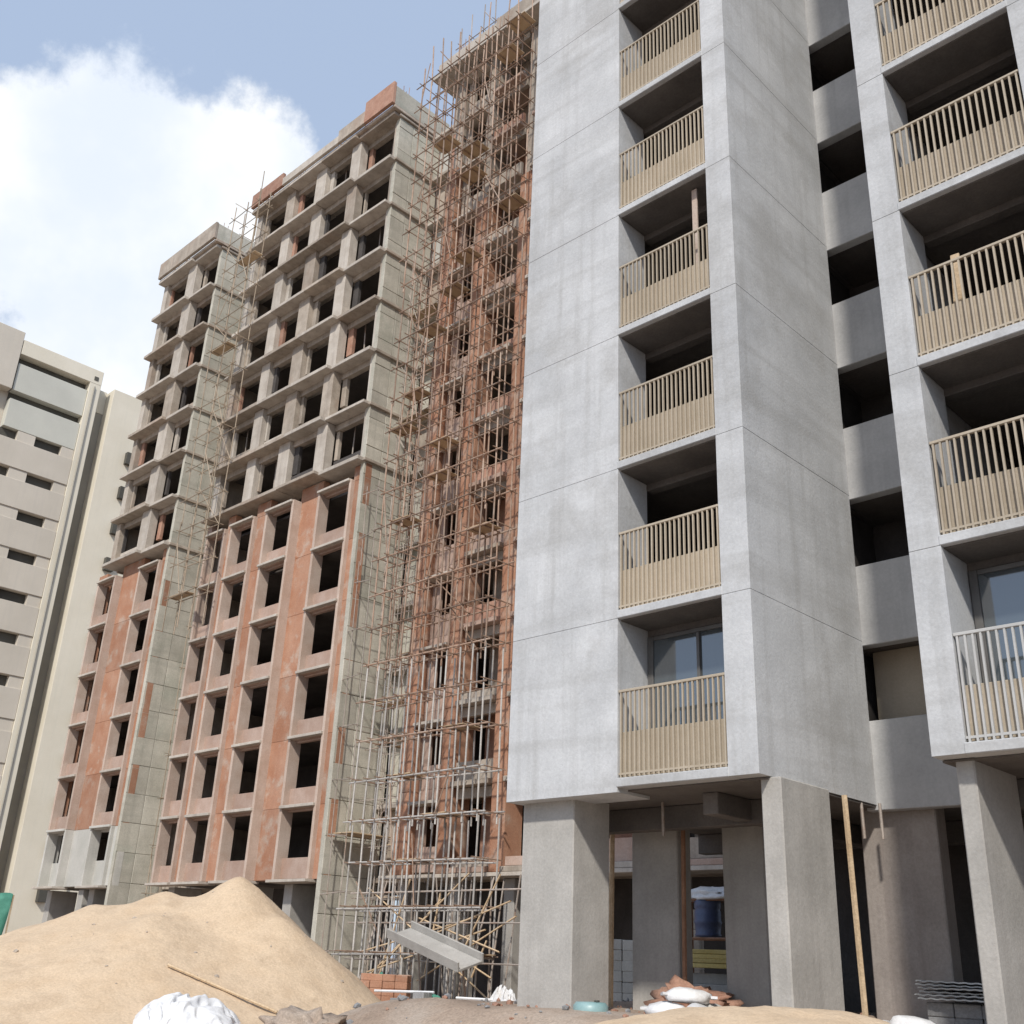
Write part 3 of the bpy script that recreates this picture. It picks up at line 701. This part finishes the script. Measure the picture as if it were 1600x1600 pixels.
# far left: green tarpaulin sheet shelter and earth bank
gt = root('site_shelter', 'green tarpaulin shelter at foot of the left tower', 'shelter')
V = []
nu, nv = 14, 8
for j in range(nv+1):
    for i in range(nu+1):
        u, v = i/nu, j/nv
        V.append((u*3.2, .15*math.sin(u*19+v*3)+v*.5, v*3.0 + .12*math.sin(u*9)*v))
Fc = [(j*(nu+1)+i, j*(nu+1)+i+1, (j+1)*(nu+1)+i+1, (j+1)*(nu+1)+i) for j in range(nv) for i in range(nu)]
me = bpy.data.meshes.new('tarpaulin'); me.from_pydata(V, [], Fc); me.update()
o = smooth(link('tarpaulin', me, 'green cloth', gt)); sm = o.modifiers.new('thick', 'SOLIDIFY'); sm.thickness = .02
for xx in (0, 1.6, 3.2): pole('post', 'timber', gt, (xx, .6, -.2), (xx, .6, 3.0), .05)
gt.location = (-70.2, 25.6, 1.0); gt.rotation_euler.z = .6
eb = heightfield('earth_bank', 'earth', -74, 24, AX, [(0, 0, 2.9, .35), (-5, 2, 3.3, .35), (4, -1, 1.6, .35), (-10, 3, 3.4, .3)], 16, .5, 8, .3)
tag(eb, 'reddish earth bank below the beige apartment block', 'earth bank')

# under the grey tower
tag(pole('timber_prop', 'timber', None, (-8.74, 17.0, S-.03), (-8.62, 16.9, PLAT-.1), .05), 'leaning pale timber prop beside reddish wall under grey tower', 'prop')
tag(pole('timber_prop', 'timber', None, (-13.95, 17.3, S-.1), (-13.9, 17.2, PLAT-.1), .05), 'dark upright prop behind the wide left column of grey tower', 'prop')
tag(pole('timber_prop', 'rust steel', None, (-12.45, 17.6, S-.1), (-12.42, 17.5, PLAT-.1), .045), 'rusty steel prop near grey inner column under grey tower', 'prop')
sh_ = root('sheet_stack', 'loose stack of thin grey sheets under right side of grey tower', 'sheets')
for i in range(6):
    bmv = []; n = 40
    for a in range(n+1):
        x = a/n*1.5
        for y in (0, 1.0): bmv.append((x, y, .006*math.sin(a*1.3)))
    me = CACHE.get('corr')
    if not me:
        me = bpy.data.meshes.new('sheet'); me.from_pydata(bmv, [], [(2*a, 2*a+2, 2*a+3, 2*a+1) for a in range(n)]); me.update(); me.materials.append(MATS['sheet metal']); CACHE['corr'] = me
    o = link('sheet', me, None, sh_, (random.uniform(-.06, .06), random.uniform(-.04, .04), i*.05+.02), (random.uniform(-.02, .02), random.uniform(-.02, .02), random.uniform(-.14, .14)))
    md = o.modifiers.new('thick', 'SOLIDIFY'); md.thickness = .02
sh_.location = (-8.1, 17.6, PLAT+.42)
block_stack('grey blocks carrying the thin grey sheets under grey tower', -8.0, 17.7, 3, 4, 2, 'kerb stone', 0, PLAT-.02, (.42, .22, .2), seed=6)
# shelf-like piles seen between the inner columns
block_stack('stack of yellow formwork boards between inner columns of grey tower', -15.0, 20.9, 1, 3, 4, 'yellow board', .1, PLAT+.75, (1.7, .3, .09), seed=7)
block_stack('pile of grey boards under the yellow boards', -15.0, 20.85, 1, 3, 3, 'column concrete', .1, PLAT-.02, (1.75, .32, .22), seed=8)
tag(lump('plastic_sheet', 'white plastic', (-15.1, 22.6, 3.05), (1.9, .8, .3), 17, .3, 2, 4), 'white sheet over frame high between inner columns of grey tower', 'plastic sheet')
wf = root('work_frame', 'dark steel frame carrying white sheet under grey tower', 'frame')
for xx in (-16.0, -14.2):
    for yy in (22.3, 22.9): pole('leg', 'rust steel', wf, (xx, yy, PLAT-.1), (xx, yy, 3.08), .035)
for zz in (2.2, 3.05):
    for yy in (22.3, 22.9): pole('rail', 'rust steel', wf, (-16.1, yy, zz), (-14.1, yy, zz), .03)
tb = root('water_drum', 'dark blue plastic drum on steel frame under grey tower', 'drum')
bm = bmesh.new(); prof = [(0, 0), (.30, 0), (.31, .05), (.29, .08), (.31, .28), (.33, .32), (.31, .36), (.31, .56), (.29, .60), (.31, .64), (.31, .8), (.26, .86), (0, .87)]
n = 20; rings = []
for r_, z_ in prof:
    rings.append([bm.verts.new((max(r_, .001)*math.cos(a*2*math.pi/n), max(r_, .001)*math.sin(a*2*math.pi/n), z_)) for a in range(n)])
for a_, b_ in zip(rings, rings[1:]):
    for i in range(n): bm.faces.new((a_[i], a_[(i+1) % n], b_[(i+1) % n], b_[i]))
bmesh.ops.remove_doubles(bm, verts=bm.verts[:], dist=.004)
me = bpy.data.meshes.new('drum'); bm.to_mesh(me); bm.free(); DR = me
smooth(link('body', me, 'blue plastic', tb)); box('bung', 'dark paint', tb, .1, .18, -.04, .04, .868, .9, .01)
tb.location = (-15.3, 22.55, 2.24)
tb2 = root('water_drum', 'teal plastic drum on the ground by the wide left column', 'drum')
me2 = DR.copy(); me2.materials.clear(); me2.materials.append(MATS['teal plastic'])
smooth(link('body', me2, None, tb2)); box('bung', 'dark paint', tb2, .1, .18, -.04, .04, .868, .9, .01)
tb2.location = (-12.0, 14.35, PLAT-.62); tb2.scale = (.9, .9, .9)
for i, (x, y, z, rz, m, lb) in enumerate((
        (-11.4, 15.6, PLAT-.03, .3, 'white plastic', 'white cement sack lying nearest to wide left column of grey tower'),
        (-11.0, 16.1, PLAT-.03, 1.2, 'grey plaster', 'grey sack lying among white sacks under grey tower'),
        (-10.75, 15.5, PLAT-.03, 2.0, 'white plastic', 'white cement sack lying farthest right in the small group'),
        (-11.1, 15.75, PLAT+.2, .8, 'white plastic', 'white cement sack lying on top of the small group'),
        (-7.75, 16.6, PLAT-.03, .2, 'white plastic', 'small white sack lying alone beside reddish inner wall'))):
    sack(lb, (x, y, z), rz, m, seed=i+1)
tag(lump('rubble_heap', 'brick infill', (-12.2, 17.4, PLAT-.1), (1.7, 1.3, .55), 31, .6, 2.4, 4), 'reddish brick rubble heap behind wide left column', 'rubble')
# storage racks and stacked pale blocks seen through the gap beside the left column
block_stack('tall stack of pale blocks seen behind the wide left column of grey tower', -18.3, 22.3, 2, 2, 8, 'grey plaster', .5, .2, (.5, .3, .24), seed=9)
block_stack('second stack of brownish blocks farther behind the left column', -19.2, 25.2, 3, 2, 12, 'raw concrete', .4, .0, (.5, .3, .25), seed=10)

# ---------------------------------------------------------------- loose stones and broken brick on the ground
def scatter(name, m, pts, seed):
    rr = random.Random(seed); V, Fc = [], []
    ico = bmesh.new(); bmesh.ops.create_icosphere(ico, subdivisions=1, radius=1); ico.verts.ensure_lookup_table()
    iv = [v.co.copy() for v in ico.verts]; jf = [[v.index for v in f.verts] for f in ico.faces]; ico.free()
    for (x, y, z, sz) in pts:
        n0 = len(V); k = [rr.uniform(.5, 1.2) for _ in range(3)]; a = rr.uniform(0, 6.28)
        for v in iv:
            q = Vector((v.x*k[0], v.y*k[1], v.z*k[2]*.8))*sz*rr.uniform(.8, 1.2)
            V.append((x + q.x*math.cos(a) - q.y*math.sin(a), y + q.x*math.sin(a) + q.y*math.cos(a), z + q.z))
        Fc += [tuple(n0+i for i in f) for f in jf]
    me = bpy.data.meshes.new(name); me.from_pydata(V, [], Fc); me.update(); o = link(name, me, m); o['kind'] = 'stuff'; return o
rr = random.Random(5)
def pts(n, x0, x1, y0, y1, a, b):
    out = []
    for _ in range(n):
        x, y = rr.uniform(x0, x1), rr.uniform(y0, y1); sz = a + (b-a)*rr.random()**3; out.append((x, y, ground_h(x, y)+sz*.2, sz))
    return out
o = scatter('loose_stones', 'kerb stone', pts(260, -31, -13, 13, 26, .03, .14) + pts(200, -16, -3, 12.2, 22, .02, .10), 1); o['label'] = 'loose grey stones scattered over the site ground'
o = scatter('broken_bricks', 'brick infill', pts(160, -31, -14, 16, 26, .04, .13) + pts(130, -16, -3, 13, 20, .03, .10), 2); o['label'] = 'broken red brick pieces scattered over the site ground'
sp = []
while len(sp) < 90:
    x, y = rr.uniform(PX-8, PX+5), rr.uniform(PY-5, PY+4); h = bv.ray_cast(Vector((x, y, 9)), Vector((0, 0, -1)))
    if h[0] is not None and h[0].z > .05: sp.append((x, y, h[0].z, .012 + .05*rr.random()**3))
o = scatter('sand_clods', 'raw concrete', sp, 3); o['label'] = 'small clods and pebbles lying on the big sand heap'

pole('drain_pipe', 'strip paint', ap, (XA+.02, 36.6, 1), (XA+.02, 36.6, ZT-1.2), .07)
pole('drain_pipe', 'strip paint', ap, (XA+.1, 30.75, 1), (XA+.1, 30.75, ZT-1.6), .06)
tag(box('plank', 'edge plaster', None, -9.98, -9.86, Y0+.30, Y0+.34, L(3)+.152, L(3)+2.93, .004), 'pale upright plank in the fourth balcony up, left balcony column', 'plank')
tag(box('plank', 'timber', None, -5.2, -5.06, Y0+.5, Y0+.54, L(2)+.152, L(2)+2.1, .004, (0, .06, 0)), 'timber plank leaning in the third balcony up, right balcony column', 'plank')
